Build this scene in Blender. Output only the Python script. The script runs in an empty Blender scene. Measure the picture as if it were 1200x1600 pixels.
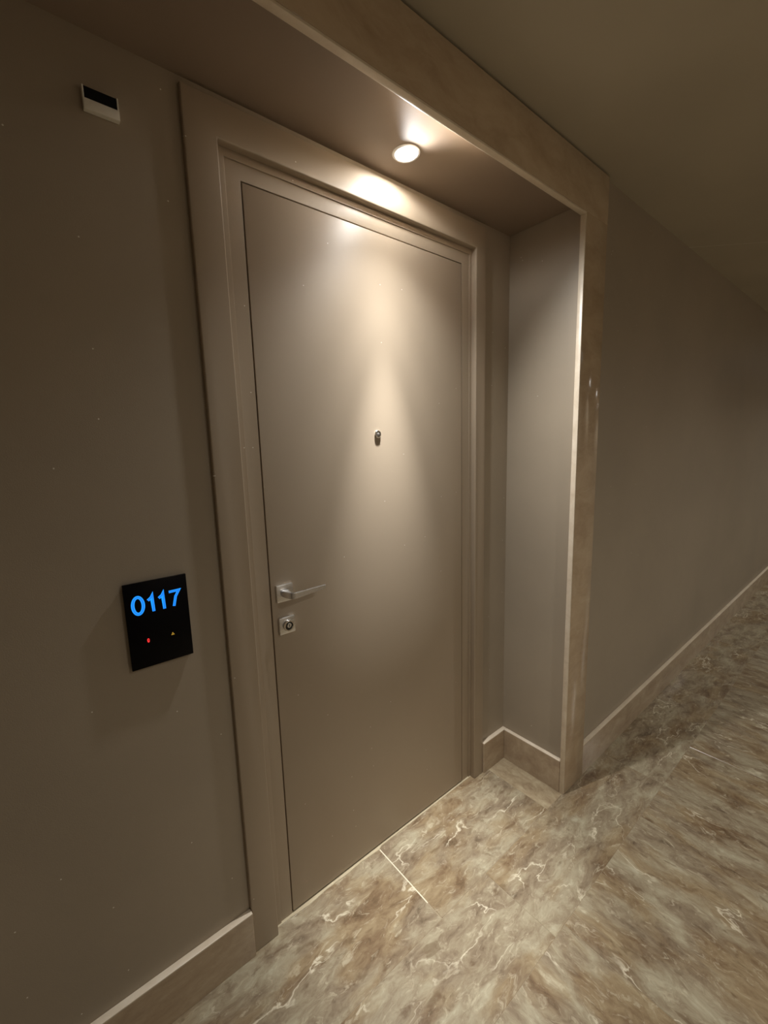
import bpy, bmesh, math, random
from mathutils import Vector, Matrix

random.seed(7)
scene = bpy.context.scene
C = scene.collection

# ------------------------------------------------------------------ camera
F_PX, YAW, PITCH, ROLL = 670.37, 0.68680, -0.15164, -0.02838
CAM = Vector((-0.4930, -1.1214, 1.4858))
fwd = Vector((math.sin(YAW) * math.cos(PITCH), math.cos(YAW) * math.cos(PITCH), math.sin(PITCH)))
rgt = Vector((math.cos(YAW), -math.sin(YAW), 0.0))
upv = rgt.cross(fwd)
r2 = math.cos(ROLL) * rgt + math.sin(ROLL) * upv
u2 = -math.sin(ROLL) * rgt + math.cos(ROLL) * upv
cam_data = bpy.data.cameras.new('camera')
cam = bpy.data.objects.new('camera', cam_data)
C.objects.link(cam)
cam_data.sensor_fit = 'HORIZONTAL'
cam_data.sensor_width = 36.0
cam_data.lens = 36.0 * F_PX / 1200.0
cam_data.clip_start = 0.02
m = Matrix((r2, u2, -fwd)).transposed().to_4x4()
m.translation = CAM
cam.matrix_world = m
scene.camera = cam

# ------------------------------------------------------------------ world, exposure
world = bpy.data.worlds.new('world')
scene.world = world
world.use_nodes = True
bg = world.node_tree.nodes['Background']
bg.inputs[0].default_value = (1.0, 0.9, 0.75, 1)
bg.inputs[1].default_value = 0.0
vs = scene.view_settings
vs.view_transform = 'Standard'
vs.look = 'None'
vs.gamma = 1.0
vs.use_curve_mapping = False
vs.exposure = 1.68

ALCOVE_CORE, ALCOVE_WIDE = 58.0, 26.0       # watt of the swivelling lamp over the door: core of its beam and spill
CORRIDOR_W = 13.0                            # watt of each corridor lamp, mostly added fill

# ------------------------------------------------------------------ dimensions
DOOR_W, DOOR_H = 0.83, 2.144
Y_WALL = -0.0142          # back wall of the recess
Y_CAS = -0.0266           # front of the door casing
Y_BB = -0.0342            # front of the skirting in the recess
Y_TRIM = -0.3314          # front of the stone surround
Y_COR = -0.3114           # corridor wall
X_REV = 1.1133            # right side of the recess
X_TRI, X_TRO = 1.0959, 1.262
Z_REC = 2.307             # ceiling of the recess
Z_TRI, Z_COR = 2.2634, 2.440
X_LEFT = -1.05
BB_H = 0.1475
Y_OPP = -2.2
X_MIN, X_MAX = -3.2, 9.0


# ------------------------------------------------------------------ material helpers
def srgb(r, g, b):
    f = lambda c: (c / 255 / 12.92) if c / 255 <= 0.04045 else ((c / 255 + 0.055) / 1.055) ** 2.4
    return (f(r), f(g), f(b), 1.0)


def new_mat(name):
    mt = bpy.data.materials.new(name)
    mt.use_nodes = True
    nt = mt.node_tree
    nt.nodes.clear()
    out = nt.nodes.new('ShaderNodeOutputMaterial')
    bs = nt.nodes.new('ShaderNodeBsdfPrincipled')
    nt.links.new(bs.outputs[0], out.inputs[0])
    return mt, nt, bs


def node(nt, typ, **kw):
    n = nt.nodes.new(typ)
    for k, v in kw.items():
        setattr(n, k, v)
    return n


def ramp(nt, stops, interp='LINEAR'):
    n = nt.nodes.new('ShaderNodeValToRGB')
    n.color_ramp.interpolation = interp
    el = n.color_ramp.elements
    while len(el) < len(stops):
        el.new(0.5)
    for e, (p, c) in zip(el, stops):
        e.position = p
        e.color = c if len(c) == 4 else (*c, 1)
    return n


def paint(name, col, rough, bump=0.06, mottled=0.06, scale=420.0):
    mt, nt, bs = new_mat(name)
    tc = node(nt, 'ShaderNodeTexCoord')
    n1 = node(nt, 'ShaderNodeTexNoise')
    n1.inputs['Scale'].default_value = 2.2
    n1.inputs['Detail'].default_value = 4
    nt.links.new(tc.outputs['Object'], n1.inputs['Vector'])
    a = tuple(c * (1 - mottled) for c in col[:3]) + (1,)
    b = tuple(c * (1 + mottled) for c in col[:3]) + (1,)
    rp = ramp(nt, [(0.3, a), (0.7, b)])
    nt.links.new(n1.outputs[0], rp.inputs[0])
    # a few stray pale paint specks
    sx = node(nt, 'ShaderNodeSeparateXYZ')
    nt.links.new(tc.outputs['Object'], sx.inputs[0])
    sm = node(nt, 'ShaderNodeMath', operation='ADD')
    nt.links.new(sx.outputs[0], sm.inputs[0]); nt.links.new(sx.outputs[1], sm.inputs[1])
    cx = node(nt, 'ShaderNodeCombineXYZ')
    nt.links.new(sm.outputs[0], cx.inputs[0]); nt.links.new(sx.outputs[2], cx.inputs[1])
    vo = node(nt, 'ShaderNodeTexVoronoi', voronoi_dimensions='2D')
    vo.inputs['Scale'].default_value = 11.0
    nt.links.new(cx.outputs[0], vo.inputs['Vector'])
    lt = node(nt, 'ShaderNodeMath', operation='LESS_THAN')
    lt.inputs[1].default_value = 0.017
    nt.links.new(vo.outputs['Distance'], lt.inputs[0])
    sc = node(nt, 'ShaderNodeSeparateColor')
    nt.links.new(vo.outputs['Color'], sc.inputs[0])
    gt = node(nt, 'ShaderNodeMath', operation='GREATER_THAN')
    gt.inputs[1].default_value = 0.86
    nt.links.new(sc.outputs[0], gt.inputs[0])
    sp = node(nt, 'ShaderNodeMath', operation='MULTIPLY')
    nt.links.new(lt.outputs[0], sp.inputs[0]); nt.links.new(gt.outputs[0], sp.inputs[1])
    mxs = node(nt, 'ShaderNodeMix', data_type='RGBA')
    nt.links.new(sp.outputs[0], mxs.inputs[0])
    nt.links.new(rp.outputs[0], mxs.inputs[6])
    mxs.inputs[7].default_value = (0.8, 0.78, 0.72, 1)
    nt.links.new(mxs.outputs[2], bs.inputs['Base Color'])
    n2 = node(nt, 'ShaderNodeTexNoise')
    n2.inputs['Scale'].default_value = scale
    n2.inputs['Detail'].default_value = 3
    nt.links.new(tc.outputs['Object'], n2.inputs['Vector'])
    bp = node(nt, 'ShaderNodeBump')
    bp.inputs['Strength'].default_value = bump
    bp.inputs['Distance'].default_value = 0.002
    nt.links.new(n2.outputs[0], bp.inputs['Height'])
    nt.links.new(bp.outputs[0], bs.inputs['Normal'])
    bs.inputs['Roughness'].default_value = rough
    return mt


def metal(name, col, rough):
    mt, nt, bs = new_mat(name)
    tc = node(nt, 'ShaderNodeTexCoord')
    mp = node(nt, 'ShaderNodeMapping')
    mp.inputs['Scale'].default_value = (30, 30, 900)
    nt.links.new(tc.outputs['Object'], mp.inputs[0])
    n1 = node(nt, 'ShaderNodeTexNoise')
    n1.inputs['Scale'].default_value = 1.0
    nt.links.new(mp.outputs[0], n1.inputs['Vector'])
    mr = node(nt, 'ShaderNodeMapRange')
    mr.inputs['To Min'].default_value = rough * 0.8
    mr.inputs['To Max'].default_value = rough * 1.25
    nt.links.new(n1.outputs[0], mr.inputs[0])
    nt.links.new(mr.outputs[0], bs.inputs['Roughness'])
    bs.inputs['Base Color'].default_value = col
    bs.inputs['Metallic'].default_value = 1.0
    return mt


def plain(name, col, rough, spec=0.5):
    mt, nt, bs = new_mat(name)
    tc = node(nt, 'ShaderNodeTexCoord')
    n1 = node(nt, 'ShaderNodeTexNoise')
    n1.inputs['Scale'].default_value = 40
    nt.links.new(tc.outputs['Object'], n1.inputs['Vector'])
    rp = ramp(nt, [(0.3, tuple(c * 0.94 for c in col[:3])), (0.7, tuple(min(1, c * 1.04) for c in col[:3]))])
    nt.links.new(n1.outputs[0], rp.inputs[0])
    nt.links.new(rp.outputs[0], bs.inputs['Base Color'])
    bs.inputs['Roughness'].default_value = rough
    bs.inputs['Specular IOR Level'].default_value = spec
    return mt


def glow(name, col, strength):
    mt, nt, bs = new_mat(name)
    bs.inputs['Base Color'].default_value = (*[c * 0.2 for c in col[:3]], 1)
    bs.inputs['Emission Color'].default_value = col
    bs.inputs['Emission Strength'].default_value = strength
    return mt


def stone(name, stops, stretch, rough, blotch=True, vein=0.5, fine=1.0):
    """Marble: anisotropic cloudy bands, crystalline blotches, thin pale veins; texture space moves per object."""
    mt, nt, bs = new_mat(name)
    L = nt.links.new
    tc = node(nt, 'ShaderNodeTexCoord')
    oi = node(nt, 'ShaderNodeObjectInfo')
    mul = node(nt, 'ShaderNodeMath', operation='MULTIPLY')
    mul.inputs[1].default_value = 37.0
    L(oi.outputs['Random'], mul.inputs[0])
    add = node(nt, 'ShaderNodeVectorMath', operation='ADD')
    L(tc.outputs['Object'], add.inputs[0])
    L(mul.outputs[0], add.inputs[1])
    mp = node(nt, 'ShaderNodeMapping')
    mp.inputs['Scale'].default_value = (1.0, stretch, stretch)
    L(add.outputs[0], mp.inputs[0])
    # warp
    w = node(nt, 'ShaderNodeTexNoise')
    w.inputs['Scale'].default_value = 5.0 * fine
    w.inputs['Detail'].default_value = 3
    L(mp.outputs[0], w.inputs['Vector'])
    ws = node(nt, 'ShaderNodeVectorMath', operation='SCALE')
    ws.inputs['Scale'].default_value = 0.22 / fine
    L(w.outputs['Color'], ws.inputs[0])
    wa = node(nt, 'ShaderNodeVectorMath', operation='ADD')
    L(mp.outputs[0], wa.inputs[0])
    L(ws.outputs[0], wa.inputs[1])
    a = node(nt, 'ShaderNodeTexNoise')
    a.inputs['Scale'].default_value = 5.5 * fine
    a.inputs['Detail'].default_value = 9
    a.inputs['Roughness'].default_value = 0.70
    L(wa.outputs[0], a.inputs['Vector'])
    rp = ramp(nt, stops)
    L(a.outputs[0], rp.inputs[0])
    col = rp.outputs[0]
    if blotch:
        # large pinkish-brown patches against greenish grey
        b = node(nt, 'ShaderNodeTexNoise')
        b.inputs['Scale'].default_value = 2.6 * fine
        b.inputs['Detail'].default_value = 4
        L(wa.outputs[0], b.inputs['Vector'])
        br = ramp(nt, [(0.46, (0, 0, 0)), (0.60, (1, 1, 1))])
        L(b.outputs[0], br.inputs[0])
        mx = node(nt, 'ShaderNodeMix', data_type='RGBA', blend_type='MULTIPLY')
        L(br.outputs[0], mx.inputs[0])
        L(col, mx.inputs[6])
        mx.inputs[7].default_value = (0.85, 0.75, 0.65, 1)
        col = mx.outputs[2]
        # pale crystalline flecks
        c = node(nt, 'ShaderNodeTexNoise')
        c.inputs['Scale'].default_value = 17 * fine
        c.inputs['Detail'].default_value = 7
        c.inputs['Roughness'].default_value = 0.7
        c.inputs['Distortion'].default_value = 0.8
        L(wa.outputs[0], c.inputs['Vector'])
        cr = ramp(nt, [(0.55, (0, 0, 0)), (0.68, (1, 1, 1))])
        L(c.outputs[0], cr.inputs[0])
        mx2 = node(nt, 'ShaderNodeMix', data_type='RGBA')
        fm = node(nt, 'ShaderNodeMath', operation='MULTIPLY')
        fm.inputs[1].default_value = 0.6
        L(cr.outputs[0], fm.inputs[0])
        L(fm.outputs[0], mx2.inputs[0])
        L(col, mx2.inputs[6])
        mx2.inputs[7].default_value = srgb(196, 185, 158)
        col = mx2.outputs[2]
        # small dark pits
        d = node(nt, 'ShaderNodeTexNoise')
        d.inputs['Scale'].default_value = 11 * fine
        d.inputs['Detail'].default_value = 5
        d.inputs['Distortion'].default_value = 0.5
        L(mp.outputs[0], d.inputs['Vector'])
        dr = ramp(nt, [(0.62, (0, 0, 0)), (0.70, (1, 1, 1))])
        L(d.outputs[0], dr.inputs[0])
        dm = node(nt, 'ShaderNodeMath', operation='MULTIPLY')
        dm.inputs[1].default_value = 0.55
        L(dr.outputs[0], dm.inputs[0])
        mx3 = node(nt, 'ShaderNodeMix', data_type='RGBA')
        L(dm.outputs[0], mx3.inputs[0])
        L(col, mx3.inputs[6])
        mx3.inputs[7].default_value = srgb(104, 84, 62)
        col = mx3.outputs[2]
    if vein > 0:
        v = node(nt, 'ShaderNodeTexNoise')
        v.inputs['Scale'].default_value = 2.2 * fine
        v.inputs['Detail'].default_value = 5
        v.inputs['Roughness'].default_value = 0.5
        mp2 = node(nt, 'ShaderNodeMapping')
        mp2.inputs['Location'].default_value = (3.7, 1.3, 0.4)
        L(wa.outputs[0], mp2.inputs[0])
        L(mp2.outputs[0], v.inputs['Vector'])
        sb = node(nt, 'ShaderNodeMath', operation='SUBTRACT')
        sb.inputs[1].default_value = 0.5
        L(v.outputs[0], sb.inputs[0])
        ab = node(nt, 'ShaderNodeMath', operation='ABSOLUTE')
        L(sb.outputs[0], ab.inputs[0])
        vr = ramp(nt, [(0.0, (1, 1, 1)), (0.010, (0, 0, 0))])
        L(ab.outputs[0], vr.inputs[0])
        k = node(nt, 'ShaderNodeTexNoise')
        k.inputs['Scale'].default_value = 4.0
        L(mp.outputs[0], k.inputs['Vector'])
        kr = ramp(nt, [(0.5, (0, 0, 0)), (0.62, (vein, vein, vein))])
        L(k.outputs[0], kr.inputs[0])
        vm = node(nt, 'ShaderNodeMath', operation='MULTIPLY')
        L(vr.outputs[0], vm.inputs[0])
        L(kr.outputs[0], vm.inputs[1])
        mx4 = node(nt, 'ShaderNodeMix', data_type='RGBA')
        L(vm.outputs[0], mx4.inputs[0])
        L(col, mx4.inputs[6])
        mx4.inputs[7].default_value = srgb(226, 216, 190)
        col = mx4.outputs[2]
    L(col, bs.inputs['Base Color'])
    bs.inputs['Roughness'].default_value = rough
    return mt


M = {}
M['wall'] = paint('wall_paint', srgb(165, 152, 133), 0.48, 0.10)
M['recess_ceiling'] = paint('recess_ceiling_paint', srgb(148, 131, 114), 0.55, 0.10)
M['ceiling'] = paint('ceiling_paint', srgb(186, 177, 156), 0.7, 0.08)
M['door'] = paint('door_lacquer', srgb(176, 160, 139), 0.46, 0.035, 0.03, 300)
M['frame'] = paint('frame_lacquer', srgb(172, 156, 135), 0.42, 0.03, 0.03, 300)
M['dark'] = plain('gap_shade', (0.012, 0.010, 0.008, 1), 0.8)  # near-black colour stands in for the shade in the door gaps
M['trim'] = stone('surround_marble', [(0.25, srgb(176, 152, 124)), (0.5, srgb(196, 174, 146)), (0.75, srgb(210, 190, 162))], 2.0, 0.10, blotch=False, vein=0.15, fine=0.8)
M['edge'] = stone('lit_marble_edge', [(0.25, srgb(210, 192, 168)), (0.5, srgb(226, 211, 188)), (0.75, srgb(238, 226, 206))], 2.0, 0.35, blotch=False, vein=0.0, fine=1.5)  # pale cut edge, with the lamp light on it put into the colour
M['skirt'] = stone('skirting_marble', [(0.25, srgb(158, 136, 114)), (0.5, srgb(182, 162, 136)), (0.75, srgb(202, 184, 158))], 2.2, 0.14, blotch=False, vein=0.1, fine=1.2)
M['tile'] = stone('floor_marble', [(0.30, srgb(102, 88, 70)), (0.42, srgb(134, 118, 97)), (0.52, srgb(152, 139, 115)), (0.62, srgb(168, 158, 133)), (0.75, srgb(192, 185, 162))], 2.1, 0.2, vein=0.8, fine=1.5)
M['strip'] = stone('strip_marble', [(0.32, srgb(140, 121, 96)), (0.5, srgb(164, 147, 119)), (0.68, srgb(186, 172, 143))], 1.6, 0.22, blotch=False, vein=0.2, fine=3.0)
M['pale'] = stone('pale_marble', [(0.3, srgb(172, 157, 128)), (0.7, srgb(200, 188, 160))], 2.0, 0.22, blotch=False, vein=0.0, fine=2.0)
M['grout'] = plain('grout', srgb(150, 134, 108), 0.8)
M['grout_pale'] = plain('pale_grout', srgb(214, 204, 178), 0.8)
M['chrome'] = metal('satin_chrome', (0.85, 0.85, 0.85, 1), 0.28)
M['polished'] = metal('polished_chrome', (0.85, 0.84, 0.82, 1), 0.10)
M['alu'] = metal('lamp_aluminium', (0.9, 0.91, 0.92, 1), 0.32)
M['white'] = plain('white_enamel', srgb(232, 230, 224), 0.4)
M['glass_black'] = plain('black_glass', (0.0010, 0.0010, 0.0022, 1), 0.25, 0.12)
M['black'] = plain('black_plastic', (0.004, 0.004, 0.004, 1), 0.5, 0.2)
M['cream'] = plain('cream_plastic', srgb(240, 236, 224), 0.5)
M['lens'] = plain('dark_lens', (0.03, 0.028, 0.026, 1), 0.06)
M['glass_grey'] = plain('grey_lens', (0.28, 0.26, 0.24, 1), 0.12)
M['led'] = glow('lamp_glow', (1.0, 0.99, 0.96, 1), 14)
M['blue'] = glow('blue_digit', (0.0052, 0.118, 0.40, 1), 1.0)
M['blue_deep'] = glow('blue_digit_core', (0.0025, 0.058, 0.30, 1), 1.0)
M['red'] = glow('red_symbol', (0.36, 0.012, 0.012, 1), 1.0)
M['amber'] = glow('amber_symbol', (0.15, 0.085, 0.009, 1), 1.0)


# ------------------------------------------------------------------ mesh helpers
def add_box(bm, lo, hi, bevel=0.0, seg=2):
    vs_ = [bm.verts.new((x, y, z)) for z in (lo[2], hi[2]) for y in (lo[1], hi[1]) for x in (lo[0], hi[0])]
    fs = [(0, 2, 3, 1), (4, 5, 7, 6), (0, 1, 5, 4), (2, 6, 7, 3), (0, 4, 6, 2), (1, 3, 7, 5)]
    faces = [bm.faces.new([vs_[i] for i in f]) for f in fs]
    if bevel > 0:
        ed = list({e for f in faces for e in f.edges})
        bmesh.ops.bevel(bm, geom=ed, offset=bevel, segments=seg, affect='EDGES', profile=0.5)


def add_lathe(bm, prof, origin, axis='Z', n=32, cap0=False, cap1=False):
    """prof: list of (radius, height along the axis)."""
    rings = []
    for r, h in prof:
        ring = []
        for i in range(n):
            a = 2 * math.pi * i / n
            c, s = r * math.cos(a), r * math.sin(a)
            v = (c, s, h) if axis == 'Z' else (c, -h, s)
            ring.append(bm.verts.new(Vector(origin) + Vector(v)))
        rings.append(ring)
    for a, b in zip(rings[:-1], rings[1:]):
        for i in range(n):
            bm.faces.new((a[i], a[(i + 1) % n], b[(i + 1) % n], b[i]))
    if cap0:
        bm.faces.new(list(reversed(rings[0])))
    if cap1:
        bm.faces.new(rings[-1])


def add_prism(bm, pts, y0, y1):
    """Outline in x/z, extruded from y0 (back) to y1 (front)."""
    a = [bm.verts.new((x, y0, z)) for x, z in pts]
    b = [bm.verts.new((x, y1, z)) for x, z in pts]
    bm.faces.new(a)
    bm.faces.new(list(reversed(b)))
    n = len(pts)
    for i in range(n):
        bm.faces.new((a[i], b[i], b[(i + 1) % n], a[(i + 1) % n]))


def link(name, bm, mat, parent=None, smooth=False, origin=None):
    bmesh.ops.recalc_face_normals(bm, faces=bm.faces[:])
    if origin is None:
        xs = [v.co for v in bm.verts]
        origin = Vector([(min(c[i] for c in xs) + max(c[i] for c in xs)) / 2 for i in range(3)])
    origin = Vector(origin)
    bmesh.ops.translate(bm, verts=bm.verts[:], vec=-origin)
    me = bpy.data.meshes.new(name)
    bm.to_mesh(me)
    bm.free()
    if smooth:
        for p in me.polygons:
            p.use_smooth = True
        me.set_sharp_from_angle(angle=math.radians(35))
    me.materials.append(M[mat])
    ob = bpy.data.objects.new(name, me)
    C.objects.link(ob)
    ob.location = origin
    if parent is not None:
        ob.parent = parent
        off = Vector()
        p = parent
        while p is not None:
            off += p.location
            p = p.parent
        ob.location = origin - off
    return ob


def box(name, lo, hi, mat, parent=None, bevel=0.0, seg=2, smooth=True):
    bm = bmesh.new()
    add_box(bm, lo, hi, bevel, seg)
    return link(name, bm, mat, parent, smooth and bevel > 0)


def empty(name, loc):
    o = bpy.data.objects.new(name, None)
    o.empty_display_size = 0.05
    C.objects.link(o)
    o.location = loc
    return o


def tag(o, label=None, cat=None, kind=None, group=None):
    if label: o['label'] = label
    if cat: o['category'] = cat
    if kind: o['kind'] = kind
    if group: o['group'] = group
    return o


# ------------------------------------------------------------------ floor and its stone tiles
floor = tag(box('floor', (X_MIN, Y_OPP - 0.1, -0.08), (X_MAX, 0.12, -0.0007), 'grout'),
            'brown veined marble floor of the corridor and recess', None, 'structure')
GAP = 0.0005


def tile(x0, x1, y0, y1, along_y=False, mat='tile', name='tile', left=0.0, right=0.0):
    x0, x1 = x0 + left, x1 - right          # extra joint width on one side
    w, d = x1 - x0 - 2 * GAP, y1 - y0 - 2 * GAP
    if along_y:
        w, d = d, w
    bm = bmesh.new()
    add_box(bm, (-w / 2, -d / 2, -0.02), (w / 2, d / 2, 0.0), 0.0006, 1)
    ob = link(name, bm, mat, None, False, origin=(0, 0, 0))
    ob.parent = floor
    ob.location = Vector(((x0 + x1) / 2, (y0 + y1) / 2, 0)) - floor.location
    if along_y:
        ob.rotation_euler.z = math.pi / 2
    return ob


Y1, Y2, Y3, Y4 = -0.325, -0.586, -1.486, -1.746
tile(X_LEFT, -0.55, Y1, 0.02)
tile(-0.55, 0.350, Y1, 0.02, right=0.0014)
tile(0.350, 0.978, Y1, 0.02, left=0.0014)
tile(0.978, X_REV + 0.01, Y1, 0.02, True, 'strip')
box('grout_line', (0.3460, -0.262, -0.01), (0.3540, -0.012, -0.0004), 'grout_pale', floor)
x = 0.572 - 4 * 0.9
while x < X_MAX:
    tile(max(x, X_MIN), min(x + 0.9, X_MAX), Y2, Y1)
    tile(max(x, X_MIN), min(x + 0.9, X_MAX), Y4, Y3)
    tile(max(x, X_MIN), min(x + 0.9, X_MAX), Y_OPP, Y4)
    x += 0.9
x = 1.225 - 7 * 0.6
while x < X_MAX:
    tile(max(x, X_MIN), min(x + 0.6, X_MAX), Y3, Y2, True)
    x += 0.6

# ------------------------------------------------------------------ walls and ceilings
bm = bmesh.new()
add_box(bm, (X_LEFT, Y_WALL, 0.0), (-0.075, 0.12, 2.36))
add_box(bm, (0.905, Y_WALL, 0.0), (X_REV, 0.12, 2.36))
add_box(bm, (-0.075, Y_WALL, 2.225), (0.905, 0.12, 2.36))
tag(link('wall_back', bm, 'wall'), 'taupe painted back wall of the recess around the door', None, 'structure')
tag(box('wall_right', (X_REV, Y_COR, 0.0), (X_MAX, 0.12, 2.6), 'wall'), 'taupe corridor wall right of the stone surround', None, 'structure')
tag(box('wall_left', (X_MIN, Y_COR, 0.0), (X_LEFT, 0.12, 2.6), 'wall'), 'taupe corridor wall left of the recess', None, 'structure')
tag(box('wall_front', (X_MIN, Y_OPP - 0.1, 0.0), (X_MAX, Y_OPP, 2.6), 'wall'), 'taupe corridor wall behind the camera', None, 'structure')
tag(box('wall_end_left', (X_MIN - 0.1, Y_OPP - 0.1, 0.0), (X_MIN, 0.12, 2.6), 'wall'), 'taupe wall closing the near end of the corridor', None, 'structure')
tag(box('wall_end_right', (X_MAX, Y_OPP - 0.1, 0.0), (X_MAX + 0.1, 0.12, 2.6), 'wall'), 'taupe wall closing the far end of the corridor', None, 'structure')


def plate_with_holes(name, x0, x1, y0, y1, z0, z1, holes, r, mat, label):
    """Ceiling slab with round openings in its underside (one strip of the slab for each opening)."""
    bm = bmesh.new()
    cuts = [x0] + [(a[0] + b[0]) / 2 for a, b in zip(holes[:-1], holes[1:])] + [x1]
    for (hx, hy), xa, xb in zip(holes, cuts[:-1], cuts[1:]):
        ang = [2 * math.pi * i / 32 for i in range(32)]
        for cx_, cy_ in ((xa, y0), (xb, y0), (xb, y1), (xa, y1)):
            ang.append(math.atan2(cy_ - hy, cx_ - hx) % (2 * math.pi))
        ang = sorted(ang)
        ci, co, ct = [], [], []
        for a in ang:
            dx, dy = math.cos(a), math.sin(a)
            t = min([v for v in (((xb - hx) / dx if dx > 1e-9 else (xa - hx) / dx if dx < -1e-9 else 1e9),
                                 ((y1 - hy) / dy if dy > 1e-9 else (y0 - hy) / dy if dy < -1e-9 else 1e9))])
            ci.append(bm.verts.new((hx + r * dx, hy + r * dy, z0)))
            co.append(bm.verts.new((hx + t * dx, hy + t * dy, z0)))
            ct.append(bm.verts.new((hx + r * dx, hy + r * dy, z1)))
        n = len(ang)
        for i in range(n):
            j = (i + 1) % n
            bm.faces.new((ci[i], ci[j], co[j], co[i]))
            bm.faces.new((ci[i], ct[i], ct[j], ci[j]))
    add = [bm.verts.new(c) for c in ((x0, y0, z1), (x1, y0, z1), (x1, y1, z1), (x0, y1, z1))]
    bm.faces.new(add)
    b0 = [bm.verts.new(c) for c in ((x0, y0, z0), (x1, y0, z0), (x1, y1, z0), (x0, y1, z0))]
    for i in range(4):
        j = (i + 1) % 4
        bm.faces.new((b0[i], b0[j], add[j], add[i]))
    return tag(link(name, bm, mat), label, None, 'structure')


LAMP = (0.44, -0.128)
COR_LAMPS = [(0.65 + 1.95 * i, -1.9 if i < 3 else -1.15) for i in range(5)]  # added fill lamps out of view, except the one mirrored in the jamb
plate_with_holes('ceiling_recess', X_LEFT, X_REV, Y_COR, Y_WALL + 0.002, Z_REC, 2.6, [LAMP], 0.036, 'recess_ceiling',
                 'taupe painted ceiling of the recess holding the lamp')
plate_with_holes('ceiling', X_MIN, X_MAX, Y_OPP, Y_COR, Z_COR, 2.6, COR_LAMPS, 0.042, 'ceiling',
                 'taupe painted corridor ceiling')

# ------------------------------------------------------------------ stone surround of the recess
sur = tag(empty('trim_1', (X_REV, Y_TRIM, 0)), 'polished beige marble surround framing the recess opening', None, 'structure')
EB = 0.006                # pale cut inner edges, the light on them put into the colour
XL0, XL1 = X_LEFT - 0.13, X_LEFT + 0.02
YB = Y_COR - 0.0003
ZL = Z_COR - 0.008
box('surround_jamb', (X_TRI + EB, Y_TRIM, 0.0), (X_TRO, YB, Z_TRI + EB - 0.0004), 'trim', sur, 0.0012, 2)
box('surround_jamb', (XL0, Y_TRIM, 0.0), (XL1 - EB, YB, Z_TRI + EB - 0.0004), 'trim', sur, 0.0012, 2)
box('surround_lintel', (XL0, Y_TRIM, Z_TRI + EB), (X_TRO, YB, ZL), 'trim', sur, 0.0012, 2)
box('lit_edge_band', (X_TRI, Y_TRIM + 0.0004, 0.0), (X_TRI + EB - 0.0002, YB, Z_TRI - 0.0004), 'edge', sur, 0.001, 2)
box('lit_edge_band', (XL1 - EB + 0.0002, Y_TRIM + 0.0004, 0.0), (XL1, YB, Z_TRI - 0.0004), 'edge', sur, 0.001, 2)
box('lit_edge_band', (XL1 - EB, Y_TRIM + 0.0004, Z_TRI), (X_TRI + EB, YB, Z_TRI + EB - 0.0002), 'edge', sur, 0.001, 2)

# ------------------------------------------------------------------ skirting
BT = 0.019


def skirting(name, lo, hi, label):
    t = 0.0045                       # top edge, lamp light from above painted in as paler stone
    ob = tag(box(name, lo, (hi[0], hi[1], hi[2] - t), 'skirt', None, 0.0008, 1), label, None, 'structure')
    box('lit_edge_band', (lo[0], lo[1], hi[2] - t + 0.0001), hi, 'edge', ob, 0.0016, 2)
    return ob


skirting('baseboard_left', (X_LEFT, Y_BB, 0.0), (-0.1405, Y_WALL - 0.0003, BB_H), 'beige marble skirting left of the door')
skirting('baseboard_back', (0.944, Y_BB, 0.0), (X_REV - 0.0005, Y_WALL - 0.0003, BB_H), 'short beige marble skirting between casing and recess corner')
skirting('baseboard_side', (X_REV - BT, Y_COR + 0.0005, 0.0), (X_REV - 0.0003, Y_BB - 0.0006, BB_H), 'beige marble skirting on the right side of the recess')
skirting('baseboard_right', (X_TRO + 0.0006, Y_TRIM + 0.001, 0.0), (X_MAX, Y_COR - 0.0003, BB_H), 'polished marble skirting along the corridor wall')
skirting('baseboard_front', (X_MIN, Y_OPP, 0.0), (X_MAX, Y_OPP + 0.02, BB_H), 'marble skirting along the wall behind the camera')

# ------------------------------------------------------------------ door casing (lacquered boards)
cas = tag(empty('trim_2', (0.415, Y_CAS, 0)), 'taupe lacquered casing boards around the door', None, 'structure')
XI0, XI1, XO0, XO1 = -0.0640, 0.8855, -0.1400, 0.9430
ZI, ZO = 2.206, 2.290


def portal(name, xo0, xi0, xi1, xo1, zi, zo, y0, y1, mat, parent, bevel):
    bm = bmesh.new()
    add_prism(bm, [(xo0, 0), (xi0, 0), (xi0, zi), (xi1, zi), (xi1, 0), (xo1, 0), (xo1, zo), (xo0, zo)], y1, y0)
    bmesh.ops.recalc_face_normals(bm, faces=bm.faces[:])
    bmesh.ops.bevel(bm, geom=bm.edges[:], offset=bevel, segments=3, affect='EDGES', profile=0.5)
    return link(name, bm, mat, parent, True)


portal('casing', XO0, XI0, XI1, XO1, ZI, ZO, Y_CAS, 0.0, 'frame', cas, 0.0035)

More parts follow.
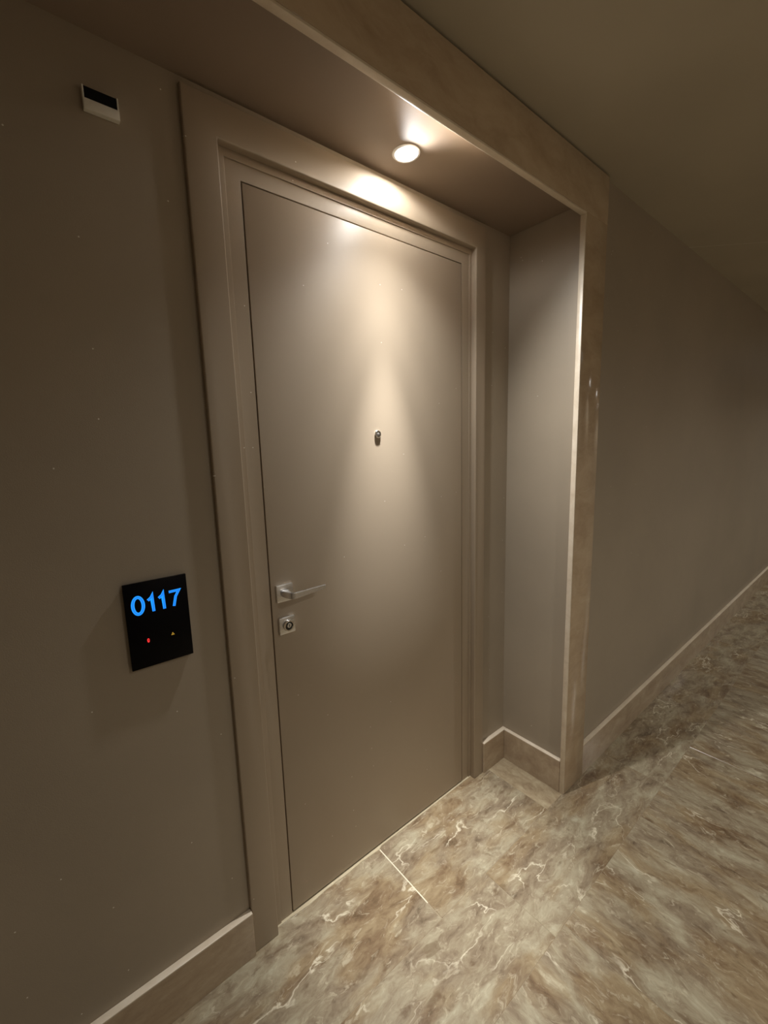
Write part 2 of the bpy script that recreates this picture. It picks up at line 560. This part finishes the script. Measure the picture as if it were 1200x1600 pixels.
# ------------------------------------------------------------------ the door
door = tag(empty('door_1', (0.415, 0, 0)), 'flat taupe lacquered apartment door with lever handle and peephole', None, 'structure')
g = 0.0035
box('door_leaf', (0.0, 0.0, 0.0078), (DOOR_W, 0.05, DOOR_H), 'door', door, 0.0012, 2)
fr = empty('door_frame', (0, 0, 0)); fr.parent = door; fr.location = (-0.415, 0, 0)
portal('frame_jamb', -0.074, -g, DOOR_W + g, 0.904, DOOR_H + g, 2.224, 0.0006, 0.055, 'frame', fr, 0.0008)
portal('frame_bead', -0.074, -0.043, DOOR_W + 0.043, 0.904, 2.187, 2.224, -0.003, 0.0005, 'frame', fr, 0.001)
box('gap_shade_strip', (0.0, 0.004, 0.0025), (DOOR_W, 0.05, 0.0070), 'dark', door)  # black strip: shade of the gap under the leaf, as colour
box('dark_backing', (-0.074, 0.056, 0.0), (0.904, 0.10, 2.224), 'dark', fr)  # unseen black sheet, paints the shade in the gaps around the leaf

# lever handle on a square rose
hd = empty('lever_handle', (0, 0, 0)); hd.parent = door; hd.location = (-0.415, 0, 0)
box('rose', (0.0135, -0.009, 1.0475), (0.0655, -0.0002, 1.0985), 'chrome', hd, 0.0022, 2)
bm = bmesh.new()
add_lathe(bm, [(0.0085, 0.009), (0.0085, 0.014)], (0.036, 0, 1.073), 'Y', 24, True, True)
link('collar', bm, 'chrome', hd, True)
# neck: a flat bar coming off the rose, bending into the lever
bm = bmesh.new()
path = [((0.0375, -0.012), (1.0655, 1.0835)), ((0.0365, -0.036), (1.0650, 1.0840)), ((0.0380, -0.047), (1.0650, 1.0840)),
        ((0.0430, -0.0525), (1.0652, 1.0840)), ((0.052, -0.054), (1.0656, 1.0840)), ((0.152, -0.050), (1.0712, 1.0840))]
wid = [0.024, 0.0125, 0.0090, 0.007, 0.0065, 0.0055]
secs = []
for i, ((px, py), (z0, z1)) in enumerate(path):
    a = Vector(path[max(i - 1, 0)][0]); b = Vector(path[min(i + 1, len(path) - 1)][0])
    d = (b - a).normalized(); nrm = Vector((-d.y, d.x)) * wid[i] / 2
    secs.append([bm.verts.new((px + s * nrm.x, py + s * nrm.y, z)) for s, z in ((1, z0), (1, z1), (-1, z1), (-1, z0))])
for a, b in zip(secs[:-1], secs[1:]):
    for i in range(4):
        bm.faces.new((a[i], a[(i + 1) % 4], b[(i + 1) % 4], b[i]))
bm.faces.new(secs[0]); bm.faces.new(list(reversed(secs[-1])))
bmesh.ops.recalc_face_normals(bm, faces=bm.faces[:])
bmesh.ops.bevel(bm, geom=[e for e in bm.edges], offset=0.0017, segments=2, affect='EDGES')
link('lever', bm, 'chrome', hd, True)

# lock with square escutcheon
lk = empty('lock', (0, 0, 0)); lk.parent = door; lk.location = (-0.415, 0, 0)
box('escutcheon', (0.0155, -0.009, 0.9485), (0.0655, -0.0002, 0.9995), 'chrome', lk, 0.0022, 2)
bm = bmesh.new()
add_lathe(bm, [(0.0165, 0.009), (0.0165, 0.017), (0.0155, 0.0185), (0.0125, 0.0185), (0.0115, 0.0165)], (0.0415, 0, 0.9745), 'Y', 32)
link('cylinder_ring', bm, 'polished', lk, True)
bm = bmesh.new()
add_lathe(bm, [(0.0116, 0.009), (0.0116, 0.0160), (0.0112, 0.0164)], (0.0415, 0, 0.9745), 'Y', 32, False, True)
link('cylinder', bm, 'lens', lk, True)
bm = bmesh.new()
add_lathe(bm, [(0.0068, 0.0162), (0.0068, 0.0190), (0.0062, 0.0195)], (0.0415, 0, 0.9760), 'Y', 24, False, True)
link('cylinder_plug', bm, 'chrome', lk, True)
box('keyhole', (0.0406, -0.0198, 0.9718), (0.0424, -0.0194, 0.9802), 'black', lk)

# peephole
ph = empty('peephole', (0, 0, 0)); ph.parent = door; ph.location = (-0.415, 0, 0)
PX, PZ = 0.4085, 1.5265
bm = bmesh.new()
add_lathe(bm, [(0.0125, 0.0), (0.0125, 0.0030), (0.0112, 0.0045), (0.0085, 0.0049), (0.0072, 0.0042), (0.0066, 0.0030)], (PX, 0, PZ), 'Y', 32)
link('peephole_ring', bm, 'polished', ph, True)
bm = bmesh.new()
add_lathe(bm, [(0.0067, 0.0028), (0.0058, 0.0038), (0.0038, 0.0046), (0.0012, 0.0049)], (PX, 0, PZ), 'Y', 24, False, True)
link('peephole_lens', bm, 'glass_grey', ph, True)

# pale sill strip under the leaf
bm = bmesh.new()
N = 60
front = []
for i in range(N + 1):
    xx = -0.0625 + (0.8845 + 0.0625) * i / N
    wob = 0.010 + 0.0035 * math.sin(xx * 31) * math.sin(xx * 11 + 1) + random.uniform(-0.0008, 0.0008)
    if xx > 0.35:
        wob = 0.0055 + random.uniform(-0.0006, 0.0006)
    front.append((xx, -wob))
lo = [bm.verts.new((a, b, 0.0001)) for a, b in front]; hi = [bm.verts.new((a, b + 0.0008, 0.0022)) for a, b in front]
bl = [bm.verts.new((a, 0.045, 0.0001)) for a, b in front]; bh = [bm.verts.new((a, 0.045, 0.0022)) for a, b in front]
for i in range(N):
    bm.faces.new((lo[i], lo[i + 1], hi[i + 1], hi[i])); bm.faces.new((hi[i], hi[i + 1], bh[i + 1], bh[i]))
    bm.faces.new((lo[i], bl[i], bl[i + 1], lo[i + 1])); bm.faces.new((bl[i], bh[i], bh[i + 1], bl[i + 1]))
bm.faces.new((lo[0], hi[0], bh[0], bl[0])); bm.faces.new((lo[N], bl[N], bh[N], hi[N]))
tag(link('trim_3', bm, 'pale'), 'thin pale marble sill strip under the door', None, 'structure')


# ------------------------------------------------------------------ lamps
def downlight(pos, z, r, beams, label, color, dome=False):
    t = tag(empty('downlight', (pos[0], pos[1], z)), label, 'lamp', None, 'recessed ceiling lamps')
    o = (pos[0], pos[1], z)
    k = r / 0.040
    bm = bmesh.new()
    add_lathe(bm, [(0.031 * k, 0.003 * k), (0.031 * k, -0.0010), (0.033 * k, -0.0026), (0.038 * k, -0.0022), (0.040 * k, -0.0003)], o, 'Z', 40)
    link('bezel', bm, 'white', t, True)
    bm = bmesh.new()
    add_lathe(bm, [(0.0312 * k, 0.002 * k), (0.028 * k, 0.012 * k), (0.0225 * k, 0.024 * k), (0.0185 * k, 0.030 * k)], o, 'Z', 40)
    link('reflector', bm, 'alu', t, True)
    bm = bmesh.new()
    add_lathe(bm, [(0.0186 * k, 0.0300 * k), (0.015 * k, 0.0275 * k), (0.009 * k, 0.0255 * k), (0.003 * k, 0.0248 * k)], o, 'Z', 32, False, True)
    if dome:
        bm.free()
        bm = bmesh.new()
        add_lathe(bm, [(0.0186 * k, 0.030 * k), (0.0186 * k, 0.0), (0.016 * k, -0.008 * k), (0.010 * k, -0.0135 * k), (0.003 * k, -0.0155 * k)], o, 'Z', 32, False, True)
    link('bulb', bm, 'led', t, True)
    for watt, deg, blend, tilt in beams:
        ld = bpy.data.lights.new('downlight_beam', 'SPOT')
        ld.energy = watt
        ld.spot_size = math.radians(deg)
        ld.spot_blend = blend
        ld.shadow_soft_size = 0.016 * k
        ld.color = color
        lo_ = bpy.data.objects.new('downlight_beam', ld)
        C.objects.link(lo_)
        lo_.parent = t
        lo_.location = (0, 0, -0.025 if dome else -0.006)
        lo_.rotation_euler.x = -math.radians(tilt)      # the swivel tips the beam away from the door
    return t


downlight(LAMP, Z_REC, 0.040, [(ALCOVE_CORE, 32, 1.0, 1.5), (9.0, 56, 1.0, 5), (ALCOVE_WIDE, 144, 1.0, 39), (1.0, 172, 0.3, 0)], 'small round recessed lamp shining in the recess ceiling above the door', (1.0, 0.995, 0.985))
for i, p in enumerate(COR_LAMPS):
    downlight(p, Z_COR, 0.045, [(CORRIDOR_W, 150, 0.9, 0)],
              ('added fill lamp, unseen, across the corridor facing the door',
               'added fill lamp, unseen, across the corridor just past the stone surround',
               'domed ceiling lamp mirrored as a bright dot in the stone surround',
               'added mid-corridor fill lamp, unseen, second from the far end',
               'added mid-corridor fill lamp, unseen, nearest the far end')[i], (1.0, 0.98, 0.92), True)

# ------------------------------------------------------------------ room number panel
pn = tag(empty('room_number_panel', (-0.2945, Y_WALL, 0.985)), 'black glass panel with glowing blue number 0117 left of the door', 'panel')
YF = Y_WALL - 0.0115
box('back_plate', (-0.359, Y_WALL - 0.004, 0.988), (-0.230, Y_WALL - 0.0003, 1.189), 'black', pn)
face = box('faceplate', (-0.362, YF, 0.985), (-0.2270, Y_WALL - 0.0045, 1.192), 'glass_black', pn, 0.001, 2)


def stroke(pts, w):
    """Closed outline of a polyline of width w with mitred joins."""
    P = [Vector(p) for p in pts]
    left, right = [], []
    for i, p in enumerate(P):
        d0 = (p - P[i - 1]).normalized() if i else None
        d1 = (P[i + 1] - p).normalized() if i < len(P) - 1 else None
        if d0 is None: d0 = d1
        if d1 is None: d1 = d0
        n0, n1 = Vector((-d0.y, d0.x)), Vector((-d1.y, d1.x))
        mm = (n0 + n1).normalized()
        s = min(1.0 / max(mm.dot(n0), 0.35), 2.2)
        left.append(p + mm * s * w / 2)
        right.append(p - mm * s * w / 2)
    return [tuple(v) for v in left + right[::-1]]


def ring(bm, cx_, cz_, rx, rz, w, y0, y1, n=40):
    o, q = [], []
    for i in range(n):
        a = 2 * math.pi * i / n
        ca, sa = math.cos(a), math.sin(a)
        o.append([bm.verts.new((cx_ + rx * ca, y, cz_ + rz * sa)) for y in (y0, y1)])
        q.append([bm.verts.new((cx_ + (rx - w) * ca, y, cz_ + (rz - w) * sa)) for y in (y0, y1)])
    for i in range(n):
        j = (i + 1) % n
        bm.faces.new((o[i][1], o[j][1], q[j][1], q[i][1]))
        bm.faces.new((o[i][0], o[j][0], o[j][1], o[i][1]))
        bm.faces.new((q[i][0], q[i][1], q[j][1], q[j][0]))


YD0, YD1, YD2 = YF + 0.0004, YF - 0.0006, YF - 0.0009
bm = bmesh.new(); ring(bm, -0.3353, 1.1385, 0.0142, 0.0235, 0.0070, YD0, YD1)
d0 = link('digit', bm, 'blue', pn)
bm = bmesh.new(); ring(bm, -0.3353, 1.1385, 0.0142 - 0.0024, 0.0235 - 0.0024, 0.0022, YD1, YD2)
link('digit_core', bm, 'blue_deep', d0)


def digit(lines, w):
    bm = bmesh.new()
    for ln in lines:
        add_prism(bm, stroke(ln, w), YD0, YD1)
    d = link('digit', bm, 'blue', pn)
    bm = bmesh.new()
    for ln in lines:
        add_prism(bm, stroke(ln, w * 0.42), YD1, YD2)
    link('digit_core', bm, 'blue_deep', d)


for sx in (-0.3050, -0.2818):
    digit([[(sx - 0.0095, 1.1460), (sx - 0.002, 1.1515), (sx + 0.0012, 1.1585), (sx + 0.0008, 1.1175)]], 0.0062)
digit([[(-0.2685, 1.1555), (-0.2460, 1.1560), (-0.2545, 1.1420), (-0.2600, 1.1185)]], 0.0058)
# red drop-shaped symbol and amber bell symbol
bm = bmesh.new()
add_prism(bm, [(-0.3225 + 0.0026 * math.sin(a) * (1 if math.cos(a) < 0 else 0.95), 1.0508 + 0.0042 * math.cos(a) - (0.0016 if math.cos(a) < -0.5 else 0))
               for a in [2 * math.pi * i / 16 for i in range(16)]], YD0, YD1)
s = link('red_symbol', bm, 'red', pn)
bm = bmesh.new(); ring(bm, -0.3222, 1.0510, 0.0010, 0.0018, 0.0009, YD1, YD2, 12); link('symbol_mark', bm, 'black', s)
bm = bmesh.new()
add_prism(bm, [(-0.2728, 1.0478), (-0.2722, 1.0492), (-0.2708, 1.0512), (-0.2695, 1.0542), (-0.2688, 1.0540), (-0.2678, 1.0512), (-0.2662, 1.0492), (-0.2656, 1.0478)], YD0, YD1)
s = link('amber_symbol', bm, 'amber', pn)
bm = bmesh.new()
add_prism(bm, [(-0.2708, 1.0495), (-0.2692, 1.0520), (-0.2676, 1.0495)], YD1 + 0.0001, YD2); link('symbol_mark', bm, 'black', s)

# ------------------------------------------------------------------ small sensor box high on the wall
sn = tag(empty('wall_sensor', (-0.295, Y_WALL, 2.158)), 'small cream sensor box with black window high on the wall left of the door', 'sensor')
XS0, XS1, ZS0, ZS1, ZM = -0.326, -0.264, 2.158, 2.200, 2.1772
bm = bmesh.new()
add_box(bm, (XS0, Y_WALL - 0.014, ZS0), (XS1, Y_WALL - 0.0003, ZM), 0.0015, 2)
add_box(bm, (XS0, Y_WALL - 0.0125, ZM - 0.001), (XS0 + 0.003, Y_WALL - 0.0003, ZS1), 0.0006, 1)
add_box(bm, (XS1 - 0.003, Y_WALL - 0.0125, ZM - 0.001), (XS1, Y_WALL - 0.0003, ZS1), 0.0006, 1)
link('housing', bm, 'cream', sn, True)
box('sensor_window', (XS0 + 0.003, Y_WALL - 0.0115, ZM), (XS1 - 0.003, Y_WALL - 0.0003, ZS1 - 0.0008), 'black', sn, 0.0008, 1)
